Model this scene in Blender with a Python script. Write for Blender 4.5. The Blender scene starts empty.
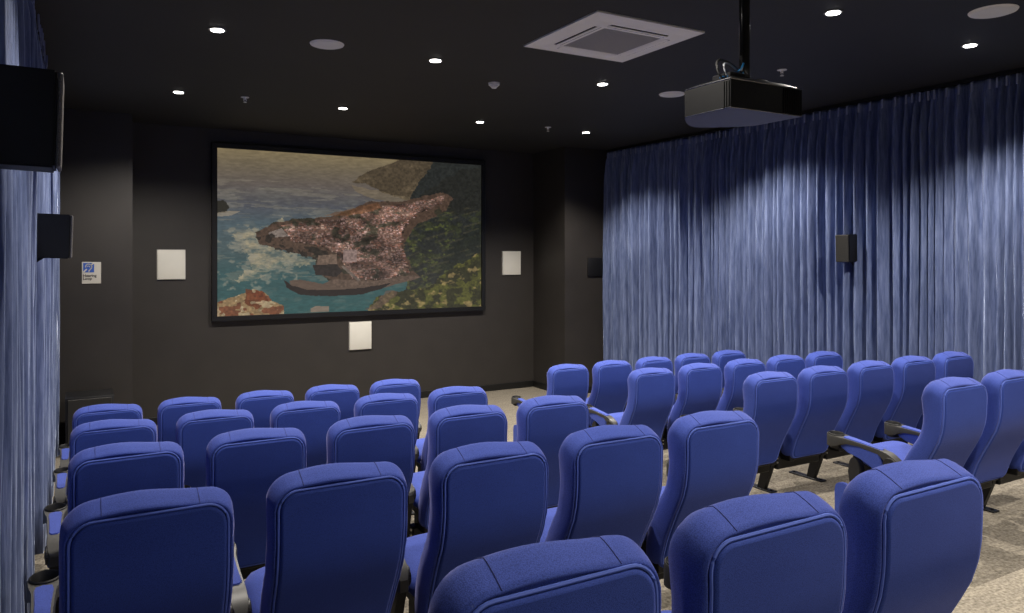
import bpy, bmesh, math, random
import numpy as np
from mathutils import Vector, Matrix
R = random.Random(7)
sc = bpy.context.scene
col = sc.collection
PI = math.pi

# ------------------------------------------------------------------ camera
cam_d = bpy.data.cameras.new('camera')
cam_d.sensor_width = 36.0
cam_d.lens = 36.0 * 751.6 / 1024.0
cam_d.shift_y = -(306.5 - 254.5) / 1024.0
cam_d.clip_start = 0.02
cam = bpy.data.objects.new('camera', cam_d)
col.objects.link(cam)
cam.location = (0, 0, 2.12)
cam.rotation_euler = (PI / 2, 0, -0.5204)
sc.camera = cam

# ------------------------------------------------------------------ world, exposure
w = bpy.data.worlds.new('world'); sc.world = w; w.use_nodes = True
bg = w.node_tree.nodes['Background']
bg.inputs[0].default_value = (0.92, 0.95, 1.0, 1)
WORLD = 0.06
bg.inputs[1].default_value = WORLD
sc.view_settings.view_transform = 'Standard'
sc.view_settings.look = 'None'
sc.view_settings.gamma = 1.0
sc.view_settings.exposure = 0.0
sc.view_settings.use_curve_mapping = False
sc.cycles.max_bounces = 6
sc.cycles.diffuse_bounces = 4
sc.cycles.caustics_reflective = False
sc.cycles.caustics_refractive = False
sc.cycles.sample_clamp_indirect = 4.0

CEIL = 3.74
SPOT_W = 225.0
SPOT_COL = (1.0, 0.93, 0.84)
# (x, y, strength) of the ceiling downlights, four to a row
DOWNLIGHTS = [(0.84, 8.14, 1.0), (2.51, 8.14, 1.0), (4.22, 8.15, 1.0), (5.80, 8.15, 1.15),
              (0.85, 5.75, 1.0), (2.56, 5.75, 1.0), (4.29, 5.76, 1.0), (5.98, 5.75, 1.25),
              (0.85, 3.29, 0.8), (2.52, 3.29, 0.45), (4.36, 3.29, 1.0), (5.96, 3.28, 1.2),
              (2.56, 0.75, 0.9), (4.33, 0.75, 0.85), (5.96, 0.75, 0.55),
              (0.85, -1.75, 0.5), (2.56, -1.75, 0.9), (4.33, -1.75, 0.9), (5.96, -1.75, 0.7)]

# ------------------------------------------------------------------ materials
def new_mat(name):
    m = bpy.data.materials.new(name); m.use_nodes = True
    return m, m.node_tree, m.node_tree.nodes['Principled BSDF']

def mat(name, rgb, rough=0.6, metal=0.0, spec=0.5, noise=None, bump=None, sheen=None, coat=0.0, emit=None):
    """noise = (scale, amount); bump = (scale, strength, distance)"""
    m, nt, b = new_mat(name)
    b.inputs['Base Color'].default_value = (*rgb, 1)
    b.inputs['Roughness'].default_value = rough
    b.inputs['Metallic'].default_value = metal
    b.inputs['Specular IOR Level'].default_value = spec
    b.inputs['Coat Weight'].default_value = coat
    tc = nt.nodes.new('ShaderNodeTexCoord')
    if noise:
        n = nt.nodes.new('ShaderNodeTexNoise'); n.inputs['Scale'].default_value = noise[0]
        n.inputs['Detail'].default_value = 4
        nt.links.new(tc.outputs['Object'], n.inputs['Vector'])
        r = nt.nodes.new('ShaderNodeValToRGB')
        a = noise[1]
        r.color_ramp.elements[0].position = 0.3; r.color_ramp.elements[1].position = 0.7
        r.color_ramp.elements[0].color = tuple(max(0, c * (1 - a)) for c in rgb) + (1,)
        r.color_ramp.elements[1].color = tuple(min(1, c * (1 + a)) for c in rgb) + (1,)
        nt.links.new(n.outputs['Fac'], r.inputs[0])
        nt.links.new(r.outputs[0], b.inputs['Base Color'])
    if bump:
        n2 = nt.nodes.new('ShaderNodeTexNoise'); n2.inputs['Scale'].default_value = bump[0]
        n2.inputs['Detail'].default_value = 3
        nt.links.new(tc.outputs['Object'], n2.inputs['Vector'])
        bp = nt.nodes.new('ShaderNodeBump'); bp.inputs['Strength'].default_value = bump[1]
        bp.inputs['Distance'].default_value = bump[2]
        nt.links.new(n2.outputs['Fac'], bp.inputs['Height'])
        nt.links.new(bp.outputs[0], b.inputs['Normal'])
    if sheen:
        b.inputs['Sheen Weight'].default_value = sheen[0]
        b.inputs['Sheen Roughness'].default_value = sheen[1]
        b.inputs['Sheen Tint'].default_value = (*sheen[2], 1)
    if emit:
        b.inputs['Emission Color'].default_value = (*emit[0], 1)
        b.inputs['Emission Strength'].default_value = emit[1]
    return m

def fabric_mat(name, rgb, weave=210.0, sheen=0.32):
    m, nt, b = new_mat(name)
    tc = nt.nodes.new('ShaderNodeTexCoord')
    v = nt.nodes.new('ShaderNodeTexVoronoi'); v.inputs['Scale'].default_value = weave * 2.0
    nt.links.new(tc.outputs['Object'], v.inputs['Vector'])
    n = nt.nodes.new('ShaderNodeTexNoise'); n.inputs['Scale'].default_value = 9.0
    nt.links.new(tc.outputs['Object'], n.inputs['Vector'])
    r = nt.nodes.new('ShaderNodeValToRGB')
    r.color_ramp.elements[0].position = 0.05; r.color_ramp.elements[1].position = 0.75
    r.color_ramp.elements[0].color = tuple(min(1, c * 1.35 + 0.006) for c in rgb) + (1,)
    r.color_ramp.elements[1].color = tuple(c * 0.72 for c in rgb) + (1,)
    nt.links.new(v.outputs['Distance'], r.inputs[0])
    mx = nt.nodes.new('ShaderNodeMix'); mx.data_type = 'RGBA'; mx.blend_type = 'MULTIPLY'
    mx.inputs[0].default_value = 1.0
    r2 = nt.nodes.new('ShaderNodeValToRGB')
    r2.color_ramp.elements[0].position = 0.3; r2.color_ramp.elements[1].position = 0.7
    r2.color_ramp.elements[0].color = (0.9, 0.9, 0.92, 1); r2.color_ramp.elements[1].color = (1, 1, 1, 1)
    nt.links.new(n.outputs['Fac'], r2.inputs[0])
    nt.links.new(r.outputs[0], mx.inputs[6]); nt.links.new(r2.outputs[0], mx.inputs[7])
    nt.links.new(mx.outputs[2], b.inputs['Base Color'])
    bp = nt.nodes.new('ShaderNodeBump'); bp.inputs['Strength'].default_value = 0.2
    bp.inputs['Distance'].default_value = 0.001; bp.invert = True
    nt.links.new(v.outputs['Distance'], bp.inputs['Height'])
    nt.links.new(bp.outputs[0], b.inputs['Normal'])
    b.inputs['Roughness'].default_value = 0.8
    b.inputs['Specular IOR Level'].default_value = 0.25
    b.inputs['Sheen Weight'].default_value = sheen
    b.inputs['Sheen Roughness'].default_value = 0.4
    b.inputs['Sheen Tint'].default_value = (0.60, 0.58, 1.0, 1)
    return m

M = {}
BLUE = (0.045, 0.080, 0.37)
M['fabric'] = fabric_mat('seat_fabric', BLUE)
M['panel'] = fabric_mat('back_panel_fabric', (0.030, 0.062, 0.31), weave=320.0, sheen=0.15)
M['piping'] = mat('piping_fabric', (0.09, 0.15, 0.56), 0.7)
M['stitch'] = mat('stitch_navy', (0.02, 0.03, 0.16), 0.8)
M['arm_plastic'] = mat('arm_plastic', (0.045, 0.043, 0.037), 0.42, noise=(60, 0.12))
M['black_plastic'] = mat('black_plastic', (0.012, 0.012, 0.013), 0.45, noise=(40, 0.2))
M['cup_black'] = mat('cup_black', (0.006, 0.006, 0.006), 0.5)
M['red'] = mat('red_plastic', (0.30, 0.01, 0.02), 0.5)
M['black_steel'] = mat('black_steel', (0.006, 0.006, 0.007), 0.45, metal=0.3)
M['bolt'] = mat('bolt_steel', (0.45, 0.43, 0.38), 0.35, metal=0.8)
M['wall'] = mat('charcoal_wall_paint', (0.030, 0.026, 0.023), 0.55, noise=(3.0, 0.10), bump=(220, 0.15, 0.001))
M['ceiling'] = mat('black_ceiling_paint', (0.0135, 0.013, 0.012), 0.7, noise=(2.0, 0.12))
M['base'] = mat('black_baseboard', (0.008, 0.008, 0.008), 0.4)
M['white_panel'] = mat('white_panel', (0.72, 0.70, 0.63), 0.5, noise=(8, 0.02))
M['white_metal'] = mat('white_metal', (0.85, 0.82, 0.75), 0.5)
M['grille'] = mat('grille_grey', (0.42, 0.40, 0.37), 0.6)
M['slot'] = mat('slot_dark', (0.02, 0.02, 0.02), 0.7)
M['speaker_black'] = mat('speaker_black', (0.006, 0.006, 0.007), 0.5, bump=(300, 0.2, 0.001))
M['speaker_grille'] = mat('speaker_grille', (0.018, 0.017, 0.015), 0.55, noise=(400, 0.5), bump=(500, 0.5, 0.001))
M['speaker_edge'] = mat('speaker_edge', (0.16, 0.15, 0.14), 0.45, noise=(500, 0.7))
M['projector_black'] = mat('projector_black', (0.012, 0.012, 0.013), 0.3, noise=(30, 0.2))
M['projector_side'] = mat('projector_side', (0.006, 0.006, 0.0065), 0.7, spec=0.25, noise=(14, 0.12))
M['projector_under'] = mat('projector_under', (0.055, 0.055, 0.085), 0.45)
M['chrome'] = mat('satin_metal', (0.35, 0.35, 0.36), 0.25, metal=1.0)
M['pole'] = mat('pole_black', (0.012, 0.012, 0.012), 0.2, metal=0.2, coat=0.5)
M['cable_black'] = mat('cable_black', (0.03, 0.03, 0.03), 0.4)
M['cable_white'] = mat('cable_grey', (0.45, 0.47, 0.5), 0.4)
M['cable_blue'] = mat('cable_blue', (0.02, 0.22, 0.55), 0.4)
M['sign_white'] = mat('sign_white', (0.55, 0.52, 0.46), 0.5)
M['sign_blue'] = mat('sign_blue', (0.03, 0.10, 0.42), 0.5)
M['sign_black'] = mat('sign_ink', (0.02, 0.02, 0.02), 0.5)
M['lamp_glow'] = mat('lamp_glow', (1, 1, 1), 0.5, emit=((1.0, 0.96, 0.9), 14.0))
M['lamp_trim'] = mat('lamp_trim', (0.12, 0.12, 0.12), 0.4)

def carpet_mat():
    m, nt, b = new_mat('beige_carpet')
    tc = nt.nodes.new('ShaderNodeTexCoord')
    n = nt.nodes.new('ShaderNodeTexNoise'); n.inputs['Scale'].default_value = 70.0; n.inputs['Detail'].default_value = 6
    nt.links.new(tc.outputs['Object'], n.inputs['Vector'])
    r = nt.nodes.new('ShaderNodeValToRGB')
    r.color_ramp.elements[0].position = 0.33; r.color_ramp.elements[1].position = 0.68
    r.color_ramp.elements[0].color = (0.16, 0.14, 0.108, 1); r.color_ramp.elements[1].color = (0.37, 0.33, 0.262, 1)
    nt.links.new(n.outputs['Fac'], r.inputs[0])
    # long streaks of the loop pile
    mp = nt.nodes.new('ShaderNodeMapping'); mp.inputs['Scale'].default_value = (2.2, 14.0, 2.0)
    nt.links.new(tc.outputs['Object'], mp.inputs['Vector'])
    n2 = nt.nodes.new('ShaderNodeTexNoise'); n2.inputs['Scale'].default_value = 2.0; n2.inputs['Detail'].default_value = 3
    nt.links.new(mp.outputs[0], n2.inputs['Vector'])
    r2 = nt.nodes.new('ShaderNodeValToRGB')
    r2.color_ramp.elements[0].position = 0.3; r2.color_ramp.elements[1].position = 0.7
    r2.color_ramp.elements[0].color = (0.72, 0.72, 0.74, 1); r2.color_ramp.elements[1].color = (1, 1, 1, 1)
    nt.links.new(n2.outputs['Fac'], r2.inputs[0])
    mx = nt.nodes.new('ShaderNodeMix'); mx.data_type = 'RGBA'; mx.blend_type = 'MULTIPLY'; mx.inputs[0].default_value = 1
    nt.links.new(r.outputs[0], mx.inputs[6]); nt.links.new(r2.outputs[0], mx.inputs[7])
    nt.links.new(mx.outputs[2], b.inputs['Base Color'])
    bp = nt.nodes.new('ShaderNodeBump'); bp.inputs['Strength'].default_value = 0.6; bp.inputs['Distance'].default_value = 0.006
    nt.links.new(n.outputs['Fac'], bp.inputs['Height']); nt.links.new(bp.outputs[0], b.inputs['Normal'])
    b.inputs['Roughness'].default_value = 0.95; b.inputs['Specular IOR Level'].default_value = 0.1
    return m
M['carpet'] = carpet_mat()

def velvet_mat():
    m, nt, b = new_mat('crushed_velvet')
    tc = nt.nodes.new('ShaderNodeTexCoord')
    mp = nt.nodes.new('ShaderNodeMapping'); mp.inputs['Scale'].default_value = (1.0, 1.0, 0.10)
    nt.links.new(tc.outputs['Object'], mp.inputs['Vector'])
    n = nt.nodes.new('ShaderNodeTexNoise'); n.inputs['Scale'].default_value = 34.0
    n.inputs['Detail'].default_value = 6; n.inputs['Roughness'].default_value = 0.65
    nt.links.new(mp.outputs[0], n.inputs['Vector'])
    r = nt.nodes.new('ShaderNodeValToRGB')
    r.color_ramp.elements[0].position = 0.36; r.color_ramp.elements[1].position = 0.66
    r.color_ramp.elements[0].color = (0.070, 0.098, 0.205, 1); r.color_ramp.elements[1].color = (0.185, 0.230, 0.395, 1)
    nt.links.new(n.outputs['Fac'], r.inputs[0])
    nt.links.new(r.outputs[0], b.inputs['Base Color'])
    bp = nt.nodes.new('ShaderNodeBump'); bp.inputs['Strength'].default_value = 0.35; bp.inputs['Distance'].default_value = 0.01
    nt.links.new(n.outputs['Fac'], bp.inputs['Height']); nt.links.new(bp.outputs[0], b.inputs['Normal'])
    b.inputs['Roughness'].default_value = 0.6; b.inputs['Specular IOR Level'].default_value = 0.35
    b.inputs['Sheen Weight'].default_value = 0.9; b.inputs['Sheen Roughness'].default_value = 0.3
    b.inputs['Sheen Tint'].default_value = (0.65, 0.75, 1.0, 1)
    return m
M['velvet'] = velvet_mat()

# ------------------------------------------------------------------ helpers
def obj(name, verts, faces, m, parent=None, smooth=True, loc=(0, 0, 0)):
    me = bpy.data.meshes.new(name)
    me.from_pydata([tuple(v) for v in verts], [], faces)
    bm = bmesh.new(); bm.from_mesh(me)
    bmesh.ops.recalc_face_normals(bm, faces=bm.faces)
    bm.to_mesh(me); bm.free()
    me.materials.append(m)
    if smooth:
        me.polygons.foreach_set('use_smooth', [True] * len(me.polygons))
    o = bpy.data.objects.new(name, me); col.objects.link(o)
    o.location = loc
    if parent: o.parent = parent
    return o

def obj_bm(name, bm, m, parent=None, smooth=False, loc=(0, 0, 0)):
    me = bpy.data.meshes.new(name)
    bmesh.ops.recalc_face_normals(bm, faces=bm.faces)
    bm.to_mesh(me); bm.free()
    ms = m if isinstance(m, (list, tuple)) else [m]
    for k in ms: me.materials.append(k)
    if smooth:
        me.polygons.foreach_set('use_smooth', [True] * len(me.polygons))
        try: me.set_sharp_from_angle(angle=math.radians(38))
        except Exception: pass
    o = bpy.data.objects.new(name, me); col.objects.link(o); o.location = loc
    if parent: o.parent = parent
    return o

def add_box(bm, x0, x1, y0, y1, z0, z1, bev=0.0, seg=2, mi=0):
    r = bmesh.ops.create_cube(bm, size=1.0)
    vs = r['verts']
    for v in vs:
        v.co = Vector(((x0 + x1) / 2 + v.co.x * (x1 - x0), (y0 + y1) / 2 + v.co.y * (y1 - y0), (z0 + z1) / 2 + v.co.z * (z1 - z0)))
    fs = {f for v in vs for f in v.link_faces}
    for f in fs: f.material_index = mi
    if bev > 0:
        es = list({e for v in vs for e in v.link_edges})
        bmesh.ops.bevel(bm, geom=es, offset=bev, segments=seg, profile=0.5, affect='EDGES')

def add_cyl(bm, p0, p1, r0, r1=None, seg=16, cap=True):
    p0 = Vector(p0); p1 = Vector(p1); r1 = r0 if r1 is None else r1
    d = (p1 - p0); L = d.length
    q = d.to_track_quat('Z', 'Y').to_matrix().to_4x4()
    q.translation = (p0 + p1) / 2
    bmesh.ops.create_cone(bm, cap_ends=cap, segments=seg, radius1=r0, radius2=r1, depth=L, matrix=q)

def add_tube(bm, pts, r, seg=8, closed=False):
    pts = [Vector(p) for p in pts]; n = len(pts); rings = []
    for i, p in enumerate(pts):
        a = pts[(i - 1) % n] if (closed or i > 0) else p
        b = pts[(i + 1) % n] if (closed or i < n - 1) else p
        t = (b - a).normalized()
        up = Vector((0, 0, 1)) if abs(t.z) < 0.9 else Vector((0, 1, 0))
        s = t.cross(up).normalized(); u = s.cross(t).normalized()
        rings.append([bm.verts.new(p + (s * math.cos(2 * PI * k / seg) + u * math.sin(2 * PI * k / seg)) * r) for k in range(seg)])
    m = n if closed else n - 1
    for i in range(m):
        A, B = rings[i], rings[(i + 1) % n]
        for k in range(seg):
            bm.faces.new((A[k], A[(k + 1) % seg], B[(k + 1) % seg], B[k]))
    if not closed:
        bm.faces.new(rings[0][::-1]); bm.faces.new(rings[-1])

def add_prism(bm, poly, axis, a, b):
    """poly in the two other axes, extruded along axis from a to b"""
    def P(u, v, t):
        return {'x': (t, u, v), 'y': (u, t, v), 'z': (u, v, t)}[axis]
    A = [bm.verts.new(P(u, v, a)) for u, v in poly]; B = [bm.verts.new(P(u, v, b)) for u, v in poly]
    n = len(poly)
    bm.faces.new(A[::-1]); bm.faces.new(B)
    for i in range(n):
        bm.faces.new((A[i], A[(i + 1) % n], B[(i + 1) % n], B[i]))

def tag(o, label=None, cat=None, group=None, kind=None):
    if label: o['label'] = label
    if cat: o['category'] = cat
    if group: o['group'] = group
    if kind: o['kind'] = kind
    return o

def thing(name, label, cat, loc, rotz=0, group=None):
    o = bpy.data.objects.new(name, None); col.objects.link(o)
    o.empty_display_size = 0.1
    o.location = loc; o.rotation_euler = (0, 0, rotz)
    return tag(o, label, cat, group)

def struct(name, bm, m):
    return tag(obj_bm(name, bm, m), kind='structure')

def copy_tree(o, parent=None):
    c = o.copy(); col.objects.link(c)
    if parent: c.parent = parent
    for ch in list(o.children): copy_tree(ch, c)
    return c

# ------------------------------------------------------------------ room shell
WX0, WX1, WY = -0.42, 7.30, 10.3
ROWS = {'front': (6.126, 0.085), 'second': (4.868, 0.213), 'third': (3.603, 0.352), 'fourth': (2.327, 0.493), 'rear': (1.093, 0.643)}
def floor_profile():
    """stepped floor: one tier per row of seats"""
    pts = [(WY, 0.0), (7.02, 0.0)]
    z = 0.0
    order = ['front', 'second', 'third', 'fourth', 'rear']
    for i, k in enumerate(order):
        fz = ROWS[k][1]
        pts.append((pts[-1][0], fz))
        nxt = ROWS[order[i + 1]][0] + 0.42 + 0.36 if i < 4 else 0.45
        pts.append((nxt, fz))
    pts.append((0.45, 0.78)); pts.append((-2.4, 0.78))
    return pts
bm = bmesh.new()
fp = floor_profile()
add_prism(bm, fp + [(-2.4, -0.12), (WY, -0.12)], 'x', WX0 - 0.1, WX1 + 0.1)
struct('floor', bm, M['carpet'])
bm = bmesh.new(); add_box(bm, WX0 - 0.1, WX1 + 0.1, -2.4, WY + 0.1, CEIL, CEIL + 0.12)
struct('ceiling', bm, M['ceiling'])
bm = bmesh.new(); add_box(bm, WX0 - 0.1, WX1 + 0.1, WY, WY + 0.1, -0.12, CEIL)
struct('wall_front', bm, M['wall'])
bm = bmesh.new(); add_box(bm, WX0 - 0.1, WX0, -2.4, WY, -0.12, CEIL)
struct('wall_left', bm, M['wall'])
bm = bmesh.new(); add_box(bm, WX1, WX1 + 0.1, -2.4, WY, -0.12, CEIL)
struct('wall_right', bm, M['wall'])
bm = bmesh.new(); add_box(bm, WX0, 0.513, 9.7, WY, 0.0, CEIL)
struct('wall_front_left', bm, M['wall'])
bm = bmesh.new(); add_box(bm, 6.30, WX1, 9.40, WY, 0.0, CEIL)
struct('wall_front_right', bm, M['wall'])
def base(name, x0, x1, y0, y1):
    bm = bmesh.new(); add_box(bm, x0, x1, y0, y1, 0.0, 0.10, 0.004, 1); struct(name, bm, M['base'])
base('baseboard_front', 0.513, 6.30, WY - 0.015, WY)
base('baseboard_left', WX0, 0.513, 9.685, 9.70)
base('baseboard_right', 6.285, 6.30, 9.40, WY - 0.015)
base('baseboard_right_return', 6.285, 7.02, 9.385, 9.40)

# ------------------------------------------------------------------ curtains
def curtain(name, label, xplane, y0, y1, side, seed, amp=0.05, wl=0.15, zlo=None):
    """side=+1: room lies towards +x of the plane; -1: towards -x"""
    rr = np.random.RandomState(seed)
    root = thing(name, label, 'curtain', (xplane, (y0 + y1) / 2, 0))
    step = 0.0085
    n = int((y1 - y0) / step) + 1
    ys = np.linspace(y0, y1, n)
    # irregular fold spacing
    ph = np.zeros(n); k = 0; yc = y0; edges = [y0]; amps = []
    while yc < y1 + 0.5:
        wd = wl * (0.55 + 0.95 * rr.rand()); yc += wd; edges.append(yc); amps.append(amp * (0.55 + 0.75 * rr.rand()))
    edges = np.array(edges); amps = np.array(amps)
    zs = np.array([3.70, 3.66, 3.62, 3.57, 3.48, 3.3, 3.0, 2.6, 2.2, 1.8, 1.4, 1.0, 0.6, 0.3, 0.0])
    drift = [np.cumsum(rr.randn(len(zs)) * 0.004) for _ in range(len(edges))]
    drift = np.array([d - d[0] for d in drift])
    fl = floor_profile()
    def floor_z(y):
        z = 0.0
        for i in range(1, len(fl)):
            if y <= fl[i][0] + 1e-6: z = fl[i][1] if fl[i][0] >= y else z
        return z
    verts = []; faces = []
    fz = np.array([max(p[1] for p in fl if p[0] >= y - 1e-6) for y in ys])
    # height of the tier the cloth stands in front of
    for j, z in enumerate(zs):
        t = (3.70 - z) / 3.70
        E = edges + drift[:, j] * 1.0
        idx = np.clip(np.searchsorted(E, ys, side='right') - 1, 0, len(amps) - 1)
        u = np.clip((ys - E[idx]) / np.maximum(E[idx + 1] - E[idx], 0.02), 0, 1)
        sharp = 0.5 - 0.5 * np.cos(2 * PI * u)
        prof = sharp ** (1.15 + 0.45 * np.sin(idx * 2.3))
        grow = 0.45 + 0.55 * min(1, t * 9)
        off = amps[idx] * prof * grow
        off += (0.014 * np.abs(np.sin(ys * 74 + 1.7 * np.sin(ys * 5.3) + z * 1.1)) + 0.008 * np.sin(ys * 41 + idx + z * 0.8)) * grow
        off += 0.012 * np.sin(ys * 2.1 + z * 0.7)
        if j in (0,): off *= 0.8
        if j == 2: off *= 0.75
        zz = np.maximum(z, 0) if z > 0.01 else 0
        for i in range(n):
            zf = fz[i] + 0.015
            zv = zf + (z / 3.70) * (3.70 - zf)
            verts.append((side * (off[i] + 0.0), ys[i] - (y0 + y1) / 2, zv))
    nz = len(zs)
    for j in range(nz - 1):
        for i in range(n - 1):
            faces.append((j * n + i, j * n + i + 1, (j + 1) * n + i + 1, (j + 1) * n + i))
    c = obj('drape', verts, faces, M['velvet'], root)
    sm = c.modifiers.new('thickness', 'SOLIDIFY'); sm.thickness = 0.003
    bm = bmesh.new(); add_box(bm, -0.02, 0.035, y0 - (y0 + y1) / 2, y1 - (y0 + y1) / 2, 3.705, CEIL, 0.003, 1)
    if side < 0:
        bmesh.ops.scale(bm, vec=(-1, 1, 1), verts=bm.verts)
    obj_bm('curtain_track', bm, M['black_steel'], root)
    bm = bmesh.new(); add_box(bm, -0.006, 0.006, -0.009, 0.009, -0.07, 0.02, 0.003, 1)
    hk = None; cnt = 0
    for e, a in zip(edges[:-1], amps):
        yc = e + 0.5 * wl
        if not (y0 + 0.05 < yc < y1 - 0.05) or cnt >= 95: continue
        if hk is None: hk = obj_bm('curtain_hook', bm, M['velvet_hook'], root); h = hk
        else:
            h = hk.copy(); col.objects.link(h)
        h.location = (side * (a * 0.5 + 0.028), yc - (y0 + y1) / 2, 3.665); cnt += 1
    return root
M['velvet_hook'] = mat('hook_grey', (0.22, 0.25, 0.38), 0.5)
curtain('curtain', 'long blue-grey velvet curtain covering the whole right wall', 7.10, 0.4, 9.385, -1, 3, amp=0.12, wl=0.10)
curtain('curtain', 'blue velvet curtain along the left edge behind the two wall speakers', -0.31, -0.2, 9.68, 1, 11, amp=0.075, wl=0.11)

# ------------------------------------------------------------------ cinema seats
SP = [(0.26, -0.245), (0.33, -0.262), (0.40, -0.287), (0.46, -0.315), (0.51, -0.340), (0.56, -0.366), (0.62, -0.395),
      (0.68, -0.413), (0.74, -0.421), (0.82, -0.423), (0.90, -0.420), (0.96, -0.412)]
SPZ = np.array([p[0] for p in SP]); SPY = np.array([p[1] for p in SP])
def spine(z): return float(np.interp(z, SPZ, SPY))
def thick(z):
    return float(np.interp(z, [0.26, 0.36, 0.46, 0.55, 0.65, 0.75, 0.84, 0.91], [0.10, 0.125, 0.135, 0.13, 0.112, 0.112, 0.125, 0.125]))
ZB, ZT, HWD, RC = 0.26, 0.918, 0.217, 0.068
def half_w(z, inset, top, bot, hw, rt, rb):
    """half width of the rounded outline at height z"""
    rt = max(rt - inset * 0.6, 0.02); rb = max(rb - inset * 0.5, 0.012)
    h = hw - inset
    if z > top - rt:
        d = z - (top - rt); h = h - rt + math.sqrt(max(rt * rt - d * d, 0))
    elif z < bot + rb:
        d = (bot + rb) - z; h = h - rb + math.sqrt(max(rb * rb - d * d, 0))
    return h
def taper(z): return 1.0 - 0.06 * max(0, (0.55 - z) / 0.3)
def rows_z(top, bot, rt, rb):
    z = [bot + rb * (1 - math.cos(a)) for a in np.linspace(0, PI / 2, 5)]
    z += list(np.linspace(bot + rb, top - rt, 20))[1:-1]
    z += [top - rt + rt * math.sin(a) for a in np.linspace(0, PI / 2, 9)]
    return z
NX = 16
def outline_grid(inset, wfun, dome=0.0, topfac=1.0):
    """returns rows of points: grid over the rounded outline, wfun(x,z)->offset forward of the spine"""
    top = ZT - inset * topfac + dome; bot = ZB + inset * 0.6
    rt = max(RC - inset * 0.6, 0.02); rb = max(0.05 - inset * 0.5, 0.012)
    g = []
    for z in rows_z(top, bot, rt, rb):
        h = half_w(z, inset, top, bot, HWD, RC, 0.05) * taper(z)
        g.append([(s * h, spine(z) + wfun(s * h, z), z) for s in np.sin(np.linspace(-PI / 2, PI / 2, NX + 1))])
    return g
def boundary(g):
    lo = [g[0][i] for i in range(NX + 1)]
    ri = [r[-1] for r in g[1:-1]]
    hi = [g[-1][i] for i in range(NX, -1, -1)]
    le = [r[0] for r in g[1:-1]][::-1]
    return lo + ri + hi + le
def grid_mesh(verts, faces, g, flip=False):
    b0 = len(verts); n = NX + 1
    for r in g: verts.extend(r)
    for j in range(len(g) - 1):
        for i in range(NX):
            faces.append((b0 + j * n + i, b0 + j * n + i + 1, b0 + (j + 1) * n + i + 1, b0 + (j + 1) * n + i))
    nr = len(g)
    ids = [b0 + i for i in range(n)] + [b0 + j * n + NX for j in range(1, nr - 1)] + [b0 + (nr - 1) * n + i for i in range(NX, -1, -1)] + [b0 + j * n for j in range(nr - 2, 0, -1)]
    return ids

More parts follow.
